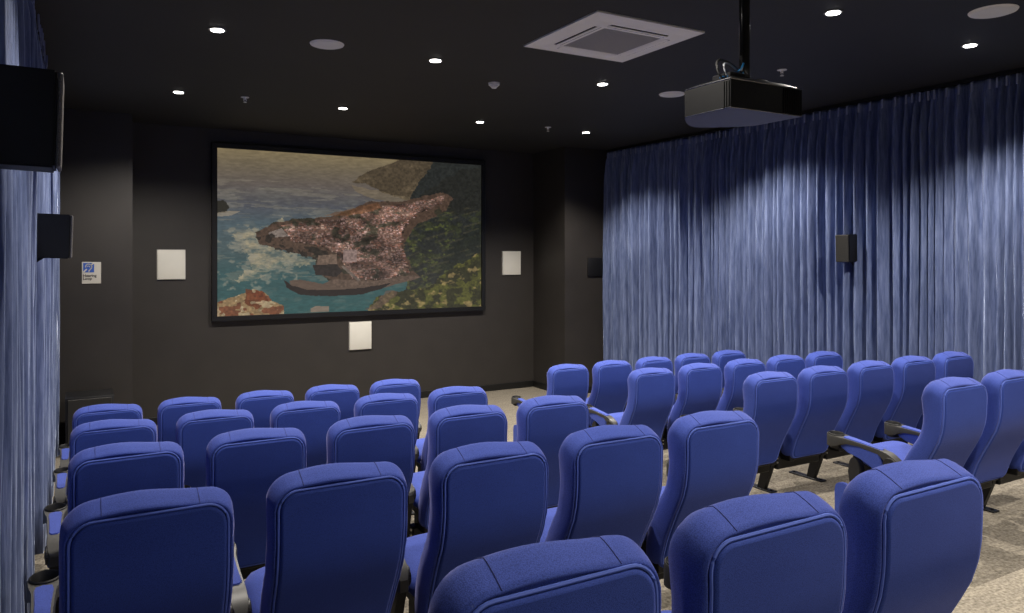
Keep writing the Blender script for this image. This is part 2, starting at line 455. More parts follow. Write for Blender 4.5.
def build_back(parent):
    verts = []; faces = []
    topd = lambda x: 0.010 * math.cos(2 * PI * x / 0.42 + 0.6)          # soft unevenness of the padding
    # rings from the rear edge over the outside to the front
    prof = [(0.026, 0.005, 0.0), (0.0125, 0.005, 0.0), (0.0085, -0.002, 0.0), (0.004, -0.001, 0.0), (0.000, 0.009, 0.002), (-0.004, 0.028, 0.009), (-0.006, 0.050, 0.017),
            (-0.006, 0.5, 0.020), (-0.003, 0.70, 0.014), (0.003, 0.85, 0.003), (0.014, 0.95, -0.010), (0.034, 1.0, -0.022)]
    rings = []
    for k, (ins, wv, dome) in enumerate(prof):
        def wf(x, z, wv=wv, k=k):
            T = thick(z)
            return wv if k < 7 else wv * T
        g = outline_grid(ins, wf, dome)
        if k in (0, len(prof) - 1):
            g = [[(x, y + (0.014 * (1 - (x / 0.18) ** 2) * (1 if k else -0.25) if abs(x) < 0.18 else 0), z) for x, y, z in r] for r in g]
        rings.append(g)
    idr = grid_mesh(verts, faces, rings[0])
    prev = idr
    for g in rings[1:-1]:
        b = boundary(g); s = len(verts); verts.extend(b)
        cur = list(range(s, s + len(b)))
        n = len(b)
        for i in range(n):
            faces.append((prev[i], prev[(i + 1) % n], cur[(i + 1) % n], cur[i]))
        prev = cur
    idf = grid_mesh(verts, faces, rings[-1])
    n = len(prev)
    for i in range(n):
        faces.append((prev[i], prev[(i + 1) % n], idf[(i + 1) % n], idf[i]))
    # padding unevenness along the crown and a few creases down the sides
    out = []
    for (x, y, z) in verts:
        if z > 0.86:
            z += 0.75 * topd(x) * (z - 0.86) / 0.07
        if abs(x) > 0.20 and 0.4 < z < 0.86:
            x += math.copysign(0.0022 * math.sin(z * 95 + y * 60), x)
        out.append((x, y, z))
    back = obj('backrest', out, faces, M['fabric'], parent)
    # rear panel, slightly proud inside the seam
    vs = []; fs = []
    gp = outline_grid(0.0195, lambda x, z: -0.001, 0.0)
    ids = grid_mesh(vs, fs, [[(x, y + 0.005, z) for x, y, z in r] for r in gp])
    g2 = outline_grid(0.0205, lambda x, z: -0.006, 0.0)
    b2 = boundary(g2); s = len(vs); vs.extend(b2); cur = list(range(s, s + len(b2)))
    for i in range(len(cur)):
        fs.append((ids[i], ids[(i + 1) % len(cur)], cur[(i + 1) % len(cur)], cur[i]))
    g3 = outline_grid(0.027, lambda x, z: -0.0095 - 0.002 * (1 - (x / 0.24) ** 2), 0.0)
    id3 = grid_mesh(vs, fs, g3)
    for i in range(len(cur)):
        fs.append((cur[i], cur[(i + 1) % len(cur)], id3[(i + 1) % len(cur)], id3[i]))
    obj('back_panel', vs, fs, M['panel'], back)
    # piping: a thin cord in the seam round the panel
    for nm, ins, wv, rad in (('piping', 0.0150, -0.0025, 0.0040), ):
        b = boundary(outline_grid(ins, lambda x, z, wv=wv: wv, 0.0))
        # drop near duplicate points
        pts = []
        for p in b:
            if not pts or (Vector(p) - Vector(pts[-1])).length > 0.006: pts.append(p)
        bm = bmesh.new(); add_tube(bm, pts, rad, 6, closed=True)
        obj_bm(nm, bm, M['piping'], back, smooth=True)
    # stitched seams running over the crown
    for xs in (-0.125, 0.125):
        bm = bmesh.new(); pts = []
        for g in rings[3:]:
            x, y, z = g[-1][0]; yy = g[-1][NX // 2][1]; z = g[-1][NX // 2][2]
            z += 0.75 * topd(xs) * (z - 0.86) / 0.07
            pts.append((xs, yy, z + 0.0006))
        add_tube(bm, pts, 0.0011, 5)
        obj_bm('crown_stitching', bm, M['stitch'], back)
    return back

def build_seat(parent):
    # cushion: superellipse box, waterfall front edge, sloping slightly to the rear
    vs = []; fs = []
    NU, NV = 40, 14
    def P(u, v):
        # u round the outline, v from bottom to top
        cx, cy = 0.0, -0.045
        hx, hy = 0.226, 0.165
        e = 4.5
        cu, su = math.cos(u), math.sin(u)
        r = (abs(cu) ** e + abs(su) ** e) ** (-1 / e)
        cv, sv = math.cos(v), math.sin(v)
        ev = 2.8
        rv = (abs(cv) ** ev + abs(sv) ** ev) ** (-1 / ev)
        k = max(rv * cv, 0)
        x = cx + hx * cu * r * k; y = cy + hy * su * r * k
        z = 0.415 + 0.06 * sv * rv + 0.22 * (y - cy)
        return (x, y, z)
    for j in range(NV + 1):
        v = -PI / 2 + PI * j / NV
        for i in range(NU): vs.append(P(2 * PI * i / NU, v))
    for j in range(NV):
        for i in range(NU):
            fs.append((j * NU + i, j * NU + (i + 1) % NU, (j + 1) * NU + (i + 1) % NU, (j + 1) * NU + i))
    seat = obj('seat', vs, fs, M['fabric'], parent)
    bm = bmesh.new(); add_prism(bm, [(-0.18, 0.315), (-0.18, 0.345), (0.08, 0.402), (0.085, 0.372), (0.05, 0.345)], 'x', -0.20, 0.20)
    obj_bm('seat_pan', bm, M['black_plastic'], seat, smooth=True)
    return seat

def build_arm(parent, x):
    """arm with cup ring in front, padded inset on top, upholstered flank below"""
    arm_pts = [(-0.215, 0.485), (-0.17, 0.515), (-0.10, 0.532), (0.0, 0.543), (0.08, 0.550), (0.14, 0.556)]
    bm = bmesh.new()
    N = 26
    top = []; bot = []
    def hwid(y):
        return float(np.interp(y, [-0.235, -0.20, -0.10, 0.08, 0.13, 0.18, 0.225], [0.020, 0.029, 0.029, 0.036, 0.048, 0.052, 0.040]))
    def zt(y): return float(np.interp(y, [-0.24, -0.215, -0.17, -0.10, 0.0, 0.08, 0.24], [0.465, 0.495, 0.520, 0.534, 0.543, 0.550, 0.562]))
    # outline in plan (rounded front round the cup, rounded rear)
    yc = 0.178; rc = 0.052
    left = [(-hwid(y), y) for y in np.linspace(-0.22, 0.14, 14)]
    front = [(rc * math.cos(a), yc + rc * math.sin(a)) for a in np.linspace(PI * 1.0, 0, 15)]
    right = [(-px, py) for px, py in left[::-1]]
    rear = [(0.015, -0.238), (-0.015, -0.238)]
    out = left + front + right + rear
    nO = len(out)
    inner = [(px * 0.86, py) if py < 0.13 else (px * 0.86, yc + (py - yc) * 0.86) for px, py in out]
    # hole for the cup
    hole = [(0.041 * math.cos(a), yc + 0.041 * math.sin(a)) for a in np.linspace(0, 2 * PI, 24, endpoint=False)]
    def under(y): return float(np.interp(y, [-0.24, -0.19, -0.12, 0.0, 0.12, 0.15, 0.24], [0.425, 0.435, 0.505, 0.524, 0.520, 0.492, 0.492]))
    rim_lo = [bm.verts.new((x + px, py, under(py))) for px, py in out]
    rim_mid = [bm.verts.new((x + px, py, zt(py) - 0.006)) for px, py in out]
    rim_top = [bm.verts.new((x + px * 0.93, py, zt(py))) for px, py in out]
    for A, B in ((rim_lo, rim_mid), (rim_mid, rim_top)):
        for i in range(nO): bm.faces.new((A[i], A[(i + 1) % nO], B[(i + 1) % nO], B[i]))
    bm.faces.new(rim_lo[::-1])
    hv = [bm.verts.new((x + px, py, zt(py))) for px, py in hole]
    eds = []
    for L in (rim_top, hv):
        for i in range(len(L)):
            e = bm.edges.get((L[i], L[(i + 1) % len(L)])) or bm.edges.new((L[i], L[(i + 1) % len(L)]))
            eds.append(e)
    bmesh.ops.triangle_fill(bm, edges=eds, use_beauty=True, use_dissolve=False)
    arm = obj_bm('armrest', bm, M['arm_plastic'], parent, smooth=True)
    # cup holder: dark tapering bucket with a raised lip
    bm = bmesh.new(); S = 24
    rings = [(0.041, 0.558), (0.0435, 0.5635), (0.046, 0.560), (0.046, 0.552)]
    prof = [(0.0465, 0.552), (0.0462, 0.562), (0.043, 0.5655), (0.0405, 0.562), (0.036, 0.480), (0.030, 0.478), (0.0, 0.478)]
    R0 = []
    for r_, z_ in prof:
        R0.append([bm.verts.new((x + max(r_, 0.0005) * math.cos(2 * PI * i / S), yc + max(r_, 0.0005) * math.sin(2 * PI * i / S), z_ + 0.08 * (max(r_, 0.0005) * math.sin(2 * PI * i / S)))) for i in range(S)])
    for A, B in zip(R0[:-1], R0[1:]):
        for i in range(S): bm.faces.new((A[i], A[(i + 1) % S], B[(i + 1) % S], B[i]))
    cup = obj_bm('cup_holder', bm, M['cup_black'], arm, smooth=True)
    # blue inset pad on top
    bm = bmesh.new()
    loop = [(-0.023, -0.115), (-0.024, 0.0), (-0.029, 0.09), (-0.026, 0.112), (0.0, 0.120), (0.026, 0.112), (0.029, 0.09), (0.024, 0.0), (0.023, -0.115), (0.012, -0.128), (-0.012, -0.128)]
    lo = [bm.verts.new((x + px, py, zt(py) - 0.002)) for px, py in loop]
    hi = [bm.verts.new((x + px * 0.86, py * 0.97, zt(py) + 0.005)) for px, py in loop]
    n = len(loop)
    for i in range(n): bm.faces.new((lo[i], lo[(i + 1) % n], hi[(i + 1) % n], hi[i]))
    bm.faces.new(hi)
    obj_bm('arm_pad', bm, M['fabric'], arm, smooth=True)
    # upholstered flank hanging under the arm
    bm = bmesh.new()
    fl = [(-0.115, 0.508), (0.0, 0.523), (0.132, 0.522), (0.128, 0.495), (0.08, 0.470), (0.0, 0.455), (-0.07, 0.43), (-0.12, 0.38), (-0.15, 0.43)]
    add_prism(bm, fl, 'x', x - 0.028, x + 0.028)
    bmesh.ops.bevel(bm, geom=[e for e in bm.edges], offset=0.004, segments=2, affect='EDGES')
    obj_bm('arm_flank', bm, M['fabric'], arm, smooth=True)
    # pivot boss at the rear
    bm = bmesh.new()
    add_cyl(bm, (x - 0.034, -0.185, 0.462), (x + 0.034, -0.185, 0.462), 0.040, seg=24)
    bmesh.ops.bevel(bm, geom=list(bm.edges), offset=0.003, segments=1, affect='EDGES')
    nf_ = len(bm.faces)
    add_cyl(bm, (x - 0.037, -0.185, 0.462), (x + 0.037, -0.185, 0.462), 0.016, seg=16)
    bm.faces.ensure_lookup_table()
    for f in bm.faces[nf_:]: f.material_index = 1
    obj_bm('pivot_cover', bm, [M['black_plastic'], M['arm_plastic']], arm, smooth=True)
    return arm

def build_leg(parent, x):
    bm = bmesh.new()
    # steel post, upright bracket and foot plate
    add_prism(bm, [(-0.075, 0.0), (-0.01, 0.0), (-0.045, 0.14), (-0.075, 0.30), (-0.13, 0.44), (-0.20, 0.47), (-0.225, 0.44), (-0.17, 0.28), (-0.135, 0.16)], 'x', x - 0.018, x + 0.018)
    add_prism(bm, [(-0.05, 0.12), (0.02, 0.20), (0.06, 0.27), (0.06, 0.33), (0.0, 0.33), (-0.08, 0.30)], 'x', x - 0.012, x + 0.012)
    leg = obj_bm('leg', bm, M['black_steel'], parent)
    bm = bmesh.new()
    add_box(bm, x - 0.032, x + 0.032, -0.16, 0.15, 0.001, 0.012, 0.003, 1)
    for yy in (-0.13, 0.12): add_cyl(bm, (x, yy, 0.01), (x, yy, 0.02), 0.010, seg=6)
    obj_bm('foot', bm, M['black_steel'], leg)
    # plastic hinge cover beside the seat
    bm = bmesh.new()
    cover = [(0.0, 0.26), (0.07, 0.27), (0.082, 0.36), (0.080, 0.41), (0.068, 0.44), (0.045, 0.455), (0.02, 0.44), (0.005, 0.40)]
    add_prism(bm, cover, 'x', x - 0.023, x + 0.023)
    bmesh.ops.bevel(bm, geom=list(bm.edges), offset=0.004, segments=2, affect='EDGES')
    obj_bm('hinge_cover', bm, M['black_plastic'], leg, smooth=True)
    bm = bmesh.new(); add_box(bm, x - 0.034, x + 0.034, -0.160, -0.150, 0.212, 0.268, mi=1)
    for dx in (-0.026, 0.026):
        for dz in (0.225, 0.255):
            add_cyl(bm, (x + dx, -0.158 , dz), (x + dx, -0.170, dz), 0.006, seg=8)
    obj_bm('bolt_plate', bm, [M['bolt'], M['black_steel']], leg)
    return leg

def build_seat_chair(name, right_arm=False, end_panel=False):
    root = thing(name, None, None, (0, 0, 0))
    build_back(root); build_seat(root)
    build_arm(root, -0.275); build_leg(root, -0.275)
    bm = bmesh.new()
    add_box(bm, -0.235, 0.235, -0.155, -0.085, 0.165, 0.262, 0.008, 1)
    add_box(bm, -0.20, -0.15, -0.24, -0.09, 0.24, 0.34, 0.004, 1)
    add_box(bm, 0.15, 0.20, -0.24, -0.09, 0.24, 0.34, 0.004, 1)
    add_box(bm, -0.18, 0.18, -0.235, -0.155, 0.245, 0.285, 0.006, 1)
    obj_bm('beam', bm, M['black_steel'], root)
    if right_arm:
        build_arm(root, 0.275); build_leg(root, 0.275)
    if end_panel:
        bm = bmesh.new(); sgn = end_panel
        xx = sgn * 0.315
        pl = [(0.15, 0.06), (0.152, 0.24), (0.145, 0.275), (0.125, 0.290), (0.09, 0.295), (-0.06, 0.255), (-0.10, 0.235), (-0.115, 0.20), (-0.10, 0.03)]
        add_prism(bm, pl, 'x', xx - 0.014, xx + 0.014)
        bmesh.ops.bevel(bm, geom=list(bm.edges), offset=0.004, segments=2, affect='EDGES')
        obj_bm('end_panel', bm, M['fabric'], root, smooth=True)
    return root

P_MID = build_seat_chair('cinema_seat')
P_AISLE_L = build_seat_chair('cinema_seat', end_panel=-1)             # first seat of the right block
P_RIGHT = build_seat_chair('cinema_seat', right_arm=True)             # last of a run
used = set()
def place(proto, x, y, z, label, group):
    if proto not in used:
        used.add(proto); o = proto
    else: o = copy_tree(proto)
    o.location = (x, y, z)
    o.rotation_euler = (0, 0, R.uniform(-0.012, 0.012))
    tag(o, label, 'cinema seat', group)
X1, PITCH, GAP = 0.171, 0.55, 1.259
left_pos = ['at the curtain end', 'second from the curtain', 'middle of five', 'second from the aisle', 'at the aisle end']
right_pos = ['at the aisle end', 'second from the aisle', 'middle of five', 'second from the curtain', 'at the curtain end']
rowname = {'front': 'front row', 'second': 'second row', 'third': 'third row', 'fourth': 'fourth row', 'rear': 'nearest row'}
for k, (yp, fz) in ROWS.items():
    yr = yp + 0.42
    if k == 'rear':
        for j, t in ((1, 'leftmost of the three'), (2, 'middle of the three'), (3, 'at the aisle end')):
            place(P_RIGHT if j == 3 else P_MID, X1 + j * PITCH + (0.014 if j == 1 else 0.005), yr, fz + 0.001, 'blue fabric cinema seat in the nearest row, ' + t, 'cinema seats of the nearest row')
        continue
    for j in range(5):
        place(P_RIGHT if j == 4 else P_MID, X1 + j * PITCH, yr, fz, 'blue cinema seat in the %s left of the aisle, %s' % (rowname[k], left_pos[j]), 'cinema seats left of the aisle')
    for j in range(5 if k != 'fourth' else 3):
        p = P_AISLE_L if j == 0 else (P_RIGHT if j == 4 else P_MID)
        if k == 'fourth':
            pos = ['at the aisle end', 'second from the aisle', 'at the right picture edge'][j]
        else: pos = right_pos[j]
        place(p, X1 + (j + 5) * PITCH + GAP, yr, fz, 'blue cinema seat in the %s right of the aisle, %s' % (rowname[k], pos), 'cinema seats right of the aisle')

# ------------------------------------------------------------------ projection screen and its picture
def paint_picture(NXp, NYp):
    rs = np.random.RandomState(5)
    def noise(nx, ny, seed, oct=4, persist=0.55):
        r = np.random.RandomState(seed); out = np.zeros((NYp, NXp)); amp = 1; tot = 0
        for o in range(oct):
            gx, gy = int(nx * 2 ** o) + 2, int(ny * 2 ** o) + 2
            g = r.rand(gy, gx)
            xs = np.linspace(0, gx - 1.001, NXp); ys_ = np.linspace(0, gy - 1.001, NYp)
            xi = xs.astype(int); yi = ys_.astype(int); fx = xs - xi; fy = (ys_ - yi)[:, None]
            fx = fx * fx * (3 - 2 * fx); fy = fy * fy * (3 - 2 * fy)
            a = g[yi][:, xi] * (1 - fx) + g[yi][:, xi + 1] * fx
            b = g[yi + 1][:, xi] * (1 - fx) + g[yi + 1][:, xi + 1] * fx
            out += amp * (a * (1 - fy) + b * fy); tot += amp; amp *= persist
        return out / tot
    U = np.linspace(0, 1, NXp)[None, :].repeat(NYp, 0); V = np.linspace(0, 1, NYp)[:, None].repeat(NXp, 1)
    d0, d1 = 9.65, 11.37
    U = U * d1 / (d0 + U * (d1 - d0))
    img = np.zeros((NYp, NXp, 3))
    stops = [(0, (128, 114, 86)), (0.08, (112, 101, 82)), (0.2, (98, 90, 84)), (0.34, (80, 82, 88)), (0.45, (78, 92, 98)), (0.6, (72, 86, 88)), (0.75, (54, 82, 84)), (1.0, (48, 84, 84))]
    for c in range(3):
        img[..., c] = np.interp(V, [s[0] for s in stops], [s[1][c] for s in stops])
    def blend(mask, colr):
        m = np.clip(mask, 0, 1)[..., None]; img[:] = img * (1 - m) + np.array(colr, float) * m
    def poly(pts, soft=0.0, wob=0.0, seed=1):
        u = U + 1.5 * wob * (noise(18, 12, seed, 5, 0.7) - 0.5); v = V + 1.5 * wob * (noise(18, 12, seed + 50, 5, 0.7) - 0.5)
        inside = np.zeros(U.shape, bool); n = len(pts); j = n - 1
        for i in range(n):
            xi, yi = pts[i]; xj, yj = pts[j]
            with np.errstate(divide='ignore', invalid='ignore'):
                c = ((yi > v) != (yj > v)) & (u < (xj - xi) * (v - yi) / ((yj - yi) if yj != yi else 1e-9) + xi)
            inside ^= c; j = i
        return inside.astype(float)
    # broken water and white caps
    st = noise(10, 60, 21, 3)
    blend((st > 0.60) * (V > 0.18) * (V < 0.8) * 0.35, (135, 128, 112))
    blend(np.clip((noise(18, 22, 4, 4) - 0.52) * 6, 0, 1) * (V > 0.22) * 0.25, (120, 118, 108))
    # surf round the rocks
    surf = poly([(0.05, 0.50), (0.16, 0.46), (0.26, 0.40), (0.22, 0.50), (0.17, 0.54), (0.22, 0.60), (0.30, 0.65), (0.37, 0.66), (0.34, 0.69), (0.24, 0.70), (0.15, 0.78), (0.06, 0.80), (0.14, 0.68), (0.10, 0.60)], wob=0.05, seed=8)
    blend(surf * np.clip(0.30 + 2.4 * (noise(26, 30, 9, 5, 0.7) - 0.42), 0.1, 0.9), (158, 146, 120))
    blend(np.clip((noise(40, 30, 19, 3) - 0.58) * 9, 0, 1) * (U < 0.3) * (V > 0.45) * (V < 0.85) * 0.6, (140, 135, 120))
    # far coast
    far = poly([(0.50, 0.16), (0.57, 0.09), (0.66, 0.02), (0.70, -0.02), (0.86, -0.02), (0.80, 0.28), (0.70, 0.26), (0.62, 0.22), (0.56, 0.17)], wob=0.02, seed=30)
    blend(far, (76, 66, 52)); blend(far * np.clip((noise(12, 26, 31) - 0.48) * 5, 0, 1) * 0.6, (104, 90, 70))
    blend(poly([(0.50, 0.18), (0.60, 0.21), (0.74, 0.25), (0.74, 0.31), (0.60, 0.27), (0.52, 0.22)], wob=0.015, seed=33) * 0.6, (120, 106, 84))
    # big slope
    slope = poly([(0.73, 0.27), (0.76, 0.14), (0.83, -0.02), (1.1, -0.1), (1.1, 1.1), (0.70, 1.1), (0.72, 0.7), (0.68, 0.5), (0.66, 0.33)], wob=0.02, seed=40)
    blend(slope, (42, 44, 42))
    nn = noise(30, 30, 41, 4)
    blend(slope * (V > 0.30) * np.clip((nn - 0.5) * 6, 0, 1) * 0.55, (62, 66, 40))
    blend(slope * (V > 0.34) * np.clip((noise(44, 40, 43, 3) - 0.6) * 9, 0, 1) * (U < 0.9) * 0.6, (92, 98, 48))
    blend(poly([(0.76, 0.24), (0.84, 0.14), (0.92, 0.04), (1.05, 0.0), (1.05, 0.3), (0.9, 0.36)], wob=0.03, seed=44) * 0.7, (38, 38, 34))
    blend(poly([(0.84, 0.76), (0.86, 0.60), (1.05, 0.33), (1.05, 0.60), (0.95, 0.72)], wob=0.02, seed=45) * 0.7, (34, 38, 34))
    blend(slope * (V > 0.30) * (np.sin((V * 1.0 + U * 0.55) * 150 + 6 * noise(8, 8, 47)) > 0.55) * (noise(20, 20, 48, 3) > 0.48) * 0.35, (84, 78, 56))
    # town on its lava tongue
    land = poly([(0.14, 0.50), (0.20, 0.44), (0.30, 0.41), (0.42, 0.40), (0.52, 0.33), (0.58, 0.28), (0.72, 0.27), (0.86, 0.20), (0.90, 0.24), (0.86, 0.34), (0.74, 0.44),
                 (0.70, 0.56), (0.73, 0.72), (0.76, 0.78), (0.62, 0.83), (0.46, 0.85), (0.36, 0.72), (0.37, 0.66), (0.27, 0.62), (0.16, 0.57)], wob=0.02, seed=50)
    blend(land, (78, 62, 52))
    town = poly([(0.24, 0.45), (0.32, 0.42), (0.44, 0.41), (0.54, 0.34), (0.62, 0.31), (0.74, 0.28), (0.86, 0.22), (0.85, 0.28), (0.75, 0.36), (0.70, 0.45), (0.69, 0.56), (0.72, 0.74),
                 (0.62, 0.80), (0.50, 0.78), (0.46, 0.64), (0.40, 0.58), (0.28, 0.55)], wob=0.015, seed=52)
    # blocks of houses
    ii, jj = np.where(town > 0)
    pal = [(146, 118, 112), (160, 132, 124), (126, 98, 90), (104, 70, 58), (150, 126, 110), (88, 62, 52), (132, 108, 100), (60, 48, 42), (70, 56, 46)]
    for q in range(2600):
        k = rs.randint(len(ii)); y_, x_ = ii[k], jj[k]
        s = 1 + 1.6 * (y_ / NYp)
        hh = max(1, int(rs.uniform(0.9, 2.4) * s)); ww = max(1, int(rs.uniform(1.2, 3.6) * s))
        cc = np.array(pal[rs.randint(len(pal))], float)
        img[y_:y_ + hh, x_:x_ + ww] = cc
        img[y_:y_ + 1, x_:x_ + ww] = (118, 74, 56) if rs.rand() < 0.45 else cc * 0.8
        img[min(y_ + hh, NYp - 1):y_ + hh + 1, x_:x_ + ww] = cc * 0.5
    blend(town * np.clip((noise(16, 14, 57, 3) - 0.45) * 4, 0, 1) * 0.35, (78, 58, 48)); blend(town * 0.25, (134, 108, 100))
    blend(land * np.clip((noise(26, 22, 55, 3) - 0.60) * 10, 0, 1) * 0.7, (44, 46, 36))
    blend(poly([(0.40, 0.38), (0.52, 0.33), (0.60, 0.29), (0.62, 0.33), (0.50, 0.38)], wob=0.02, seed=56) * 0.5, (112, 74, 48))
    img *= (1 + town * 1.5 * (noise(16, 16, 58, 3) - 0.48))[..., None]
    # grey open space, shore rocks and harbour
    blend(poly([(0.19, 0.50), (0.24, 0.47), (0.27, 0.52), (0.20, 0.53)]), (124, 112, 104))
    rocks = poly([(0.14, 0.53), (0.20, 0.50), (0.28, 0.56), (0.38, 0.60), (0.44, 0.63), (0.44, 0.66), (0.36, 0.66), (0.27, 0.63), (0.17, 0.57)], wob=0.03, seed=60)
    blend(rocks * (noise(40, 30, 61, 3) > 0.46) * 0.85, (42, 37, 33))
    blend(poly([(0.38, 0.64), (0.45, 0.63), (0.45, 0.70), (0.37, 0.71)]), (108, 90, 78))
    blend(poly([(0.355, 0.70), (0.45, 0.695), (0.47, 0.74), (0.45, 0.775), (0.37, 0.765)], wob=0.01), (46, 40, 38))
    blend(poly([(0.27, 0.80), (0.31, 0.79), (0.40, 0.82), (0.44, 0.79), (0.50, 0.80), (0.58, 0.81), (0.74, 0.77), (0.77, 0.79), (0.66, 0.84), (0.56, 0.88), (0.42, 0.89), (0.33, 0.88), (0.28, 0.86)], wob=0.01), (92, 76, 66))
    blend(poly([(0.25, 0.79), (0.28, 0.83), (0.34, 0.855), (0.46, 0.86), (0.56, 0.85), (0.66, 0.82), (0.62, 0.86), (0.54, 0.895), (0.42, 0.90), (0.31, 0.885), (0.26, 0.84)], wob=0.008), (40, 33, 32))
    blend(poly([(0.465, 0.71), (0.475, 0.705), (0.54, 0.80), (0.53, 0.81)]), (104, 92, 84))
    blend(poly([(0.475, 0.60), (0.525, 0.60), (0.525, 0.68), (0.475, 0.68)]), (130, 110, 104))
    # bottom right terraces, bright
    tr = poly([(0.54, 1.05), (0.60, 0.92), (0.66, 0.88), (0.80, 0.86), (0.86, 0.78), (0.92, 0.70), (1.05, 0.58), (1.05, 1.05)], wob=0.03, seed=70)
    blend(tr, (46, 46, 30)); blend(tr * np.clip((noise(30, 26, 71, 4) - 0.46) * 8, 0, 1) * 0.6, (100, 100, 44))
    blend(tr * np.clip((noise(36, 30, 73, 3) - 0.62) * 9, 0, 1) * 0.7, (150, 128, 84))
    blend(poly([(0.56, 1.0), (0.64, 0.88), (0.69, 0.87), (0.68, 0.92), (0.60, 1.0)], wob=0.03, seed=75) * 0.7, (98, 78, 68))
    # bottom left headland with red rock and roofs
    bl = poly([(-0.05, 1.05), (-0.05, 0.93), (0.03, 0.90), (0.09, 0.87), (0.14, 0.84), (0.18, 0.87), (0.21, 0.92), (0.25, 0.95), (0.26, 1.05)], wob=0.02, seed=80)
    blend(bl, (136, 112, 80)); blend(bl * (noise(36, 30, 81, 2) > 0.53) * 0.8, (104, 58, 40))
    blend(poly([(0.10, 0.93), (0.11, 0.84), (0.17, 0.85), (0.19, 0.92), (0.15, 0.97)], wob=0.03, seed=83) * 0.85, (98, 50, 30))
    blend(bl * (noise(50, 40, 84, 2) > 0.60) * 0.8, (164, 148, 118))
    blend(poly([(0.35, 0.975), (0.37, 0.96), (0.42, 0.965), (0.42, 1.0), (0.35, 1.0)]) * 0.8, (140, 116, 100))
    blend(poly([(-0.02, 0.31), (0.02, 0.31), (0.045, 0.35), (0.03, 0.385), (-0.02, 0.39)], wob=0.02, seed=86), (48, 46, 40))
    blend(poly([(-0.02, 0.39), (0.05, 0.37), (0.09, 0.37), (0.05, 0.40), (-0.02, 0.41)]) * 0.8, (142, 132, 116))
    solid = np.clip(land + slope + tr + bl + far, 0, 1)
    img *= (1 + solid * 0.5 * (noise(130, 80, 90, 2) - 0.5) + (1 - solid) * 0.25 * (noise(60, 130, 92, 3) - 0.5))[..., None]
    return np.clip(img / 255.0, 0, 1)

SX0, SX1, SZ0, SZ1, SY = 1.513, 5.329, 1.325, 3.490, 10.255
root = thing('projection_screen', 'wide black framed screen on the front wall showing a coastal town by the sea', 'screen', ((SX0 + SX1) / 2, 10.29, SZ0 - 0.07))
cx, cz = root.location.x, root.location.z
NXp, NYp = 512, 288
px = paint_picture(NXp, NYp)
vs = []; fs = []
for j in range(NYp + 1):
    for i in range(NXp + 1):
        vs.append((SX0 + (SX1 - SX0) * i / NXp - cx, SY - 10.29, SZ1 - (SZ1 - SZ0) * j / NYp - cz))
for j in range(NYp):
    for i in range(NXp):
        a = j * (NXp + 1) + i; fs.append((a, a + NXp + 1, a + NXp + 2, a + 1))
me = bpy.data.meshes.new('screen_picture'); me.from_pydata(vs, [], fs)
att = me.color_attributes.new('picture', 'FLOAT_COLOR', 'CORNER')
lin = np.where(px <= 0.04045, px / 12.92, ((px + 0.055) / 1.055) ** 2.4)
cols = np.ones((NYp * NXp, 4, 4)); cols[:, :, :3] = lin.reshape(-1, 1, 3)
att.data.foreach_set('color', cols.reshape(-1))
m, nt, b = new_mat('projected_picture')
an = nt.nodes.new('ShaderNodeAttribute'); an.attribute_name = 'picture'
b.inputs['Base Color'].default_value = (0.02, 0.02, 0.02, 1)
b.inputs['Roughness'].default_value = 0.9; b.inputs['Specular IOR Level'].default_value = 0.1
nt.links.new(an.outputs['Color'], b.inputs['Emission Color']); b.inputs['Emission Strength'].default_value = 0.92
me.materials.append(m)
o = bpy.data.objects.new('screen_picture', me); col.objects.link(o); o.parent = root
bm = bmesh.new(); fw = 0.066
for (a0, a1, c0, c1) in ((SX0 - fw, SX1 + fw, SZ1, SZ1 + fw), (SX0 - fw, SX1 + fw, SZ0 - fw, SZ0), (SX0 - fw, SX0, SZ0, SZ1), (SX1, SX1 + fw, SZ0, SZ1)):
    add_box(bm, a0 - cx, a1 - cx, -0.062, 0.005, c0 - cz, c1 - cz, 0.004, 1)
add_box(bm, SX0 - cx, SX1 - cx, -0.03, 0.005, SZ0 - cz, SZ1 - cz)
obj_bm('screen_frame', bm, M['base'], root)

# ------------------------------------------------------------------ white wall panels, sign, subwoofer
def wall_panel(label, x, z, w_, h_):
    root = thing('wall_panel', label, 'wall panel', (x, 10.3, z), group='square white panels round the screen')
    bm = bmesh.new(); add_box(bm, -w_ / 2, w_ / 2, -0.03, 0, -h_ / 2, h_ / 2, 0.006, 2)
    obj_bm('cover', bm, M['white_panel'], root, smooth=True)
    bm = bmesh.new(); add_box(bm, -w_ / 2 - 0.006, w_ / 2 + 0.006, -0.012, 0, -h_ / 2 - 0.006, h_ / 2 + 0.006)
    obj_bm('rim', bm, M['grille'], root)
wall_panel('square white wall panel left of the screen', 0.978, 1.993, 0.318, 0.366)
wall_panel('square white wall panel right of the screen', 5.886, 1.985, 0.325, 0.366)
wall_panel('square white wall panel below the screen', 3.424, 0.972, 0.318, 0.385)

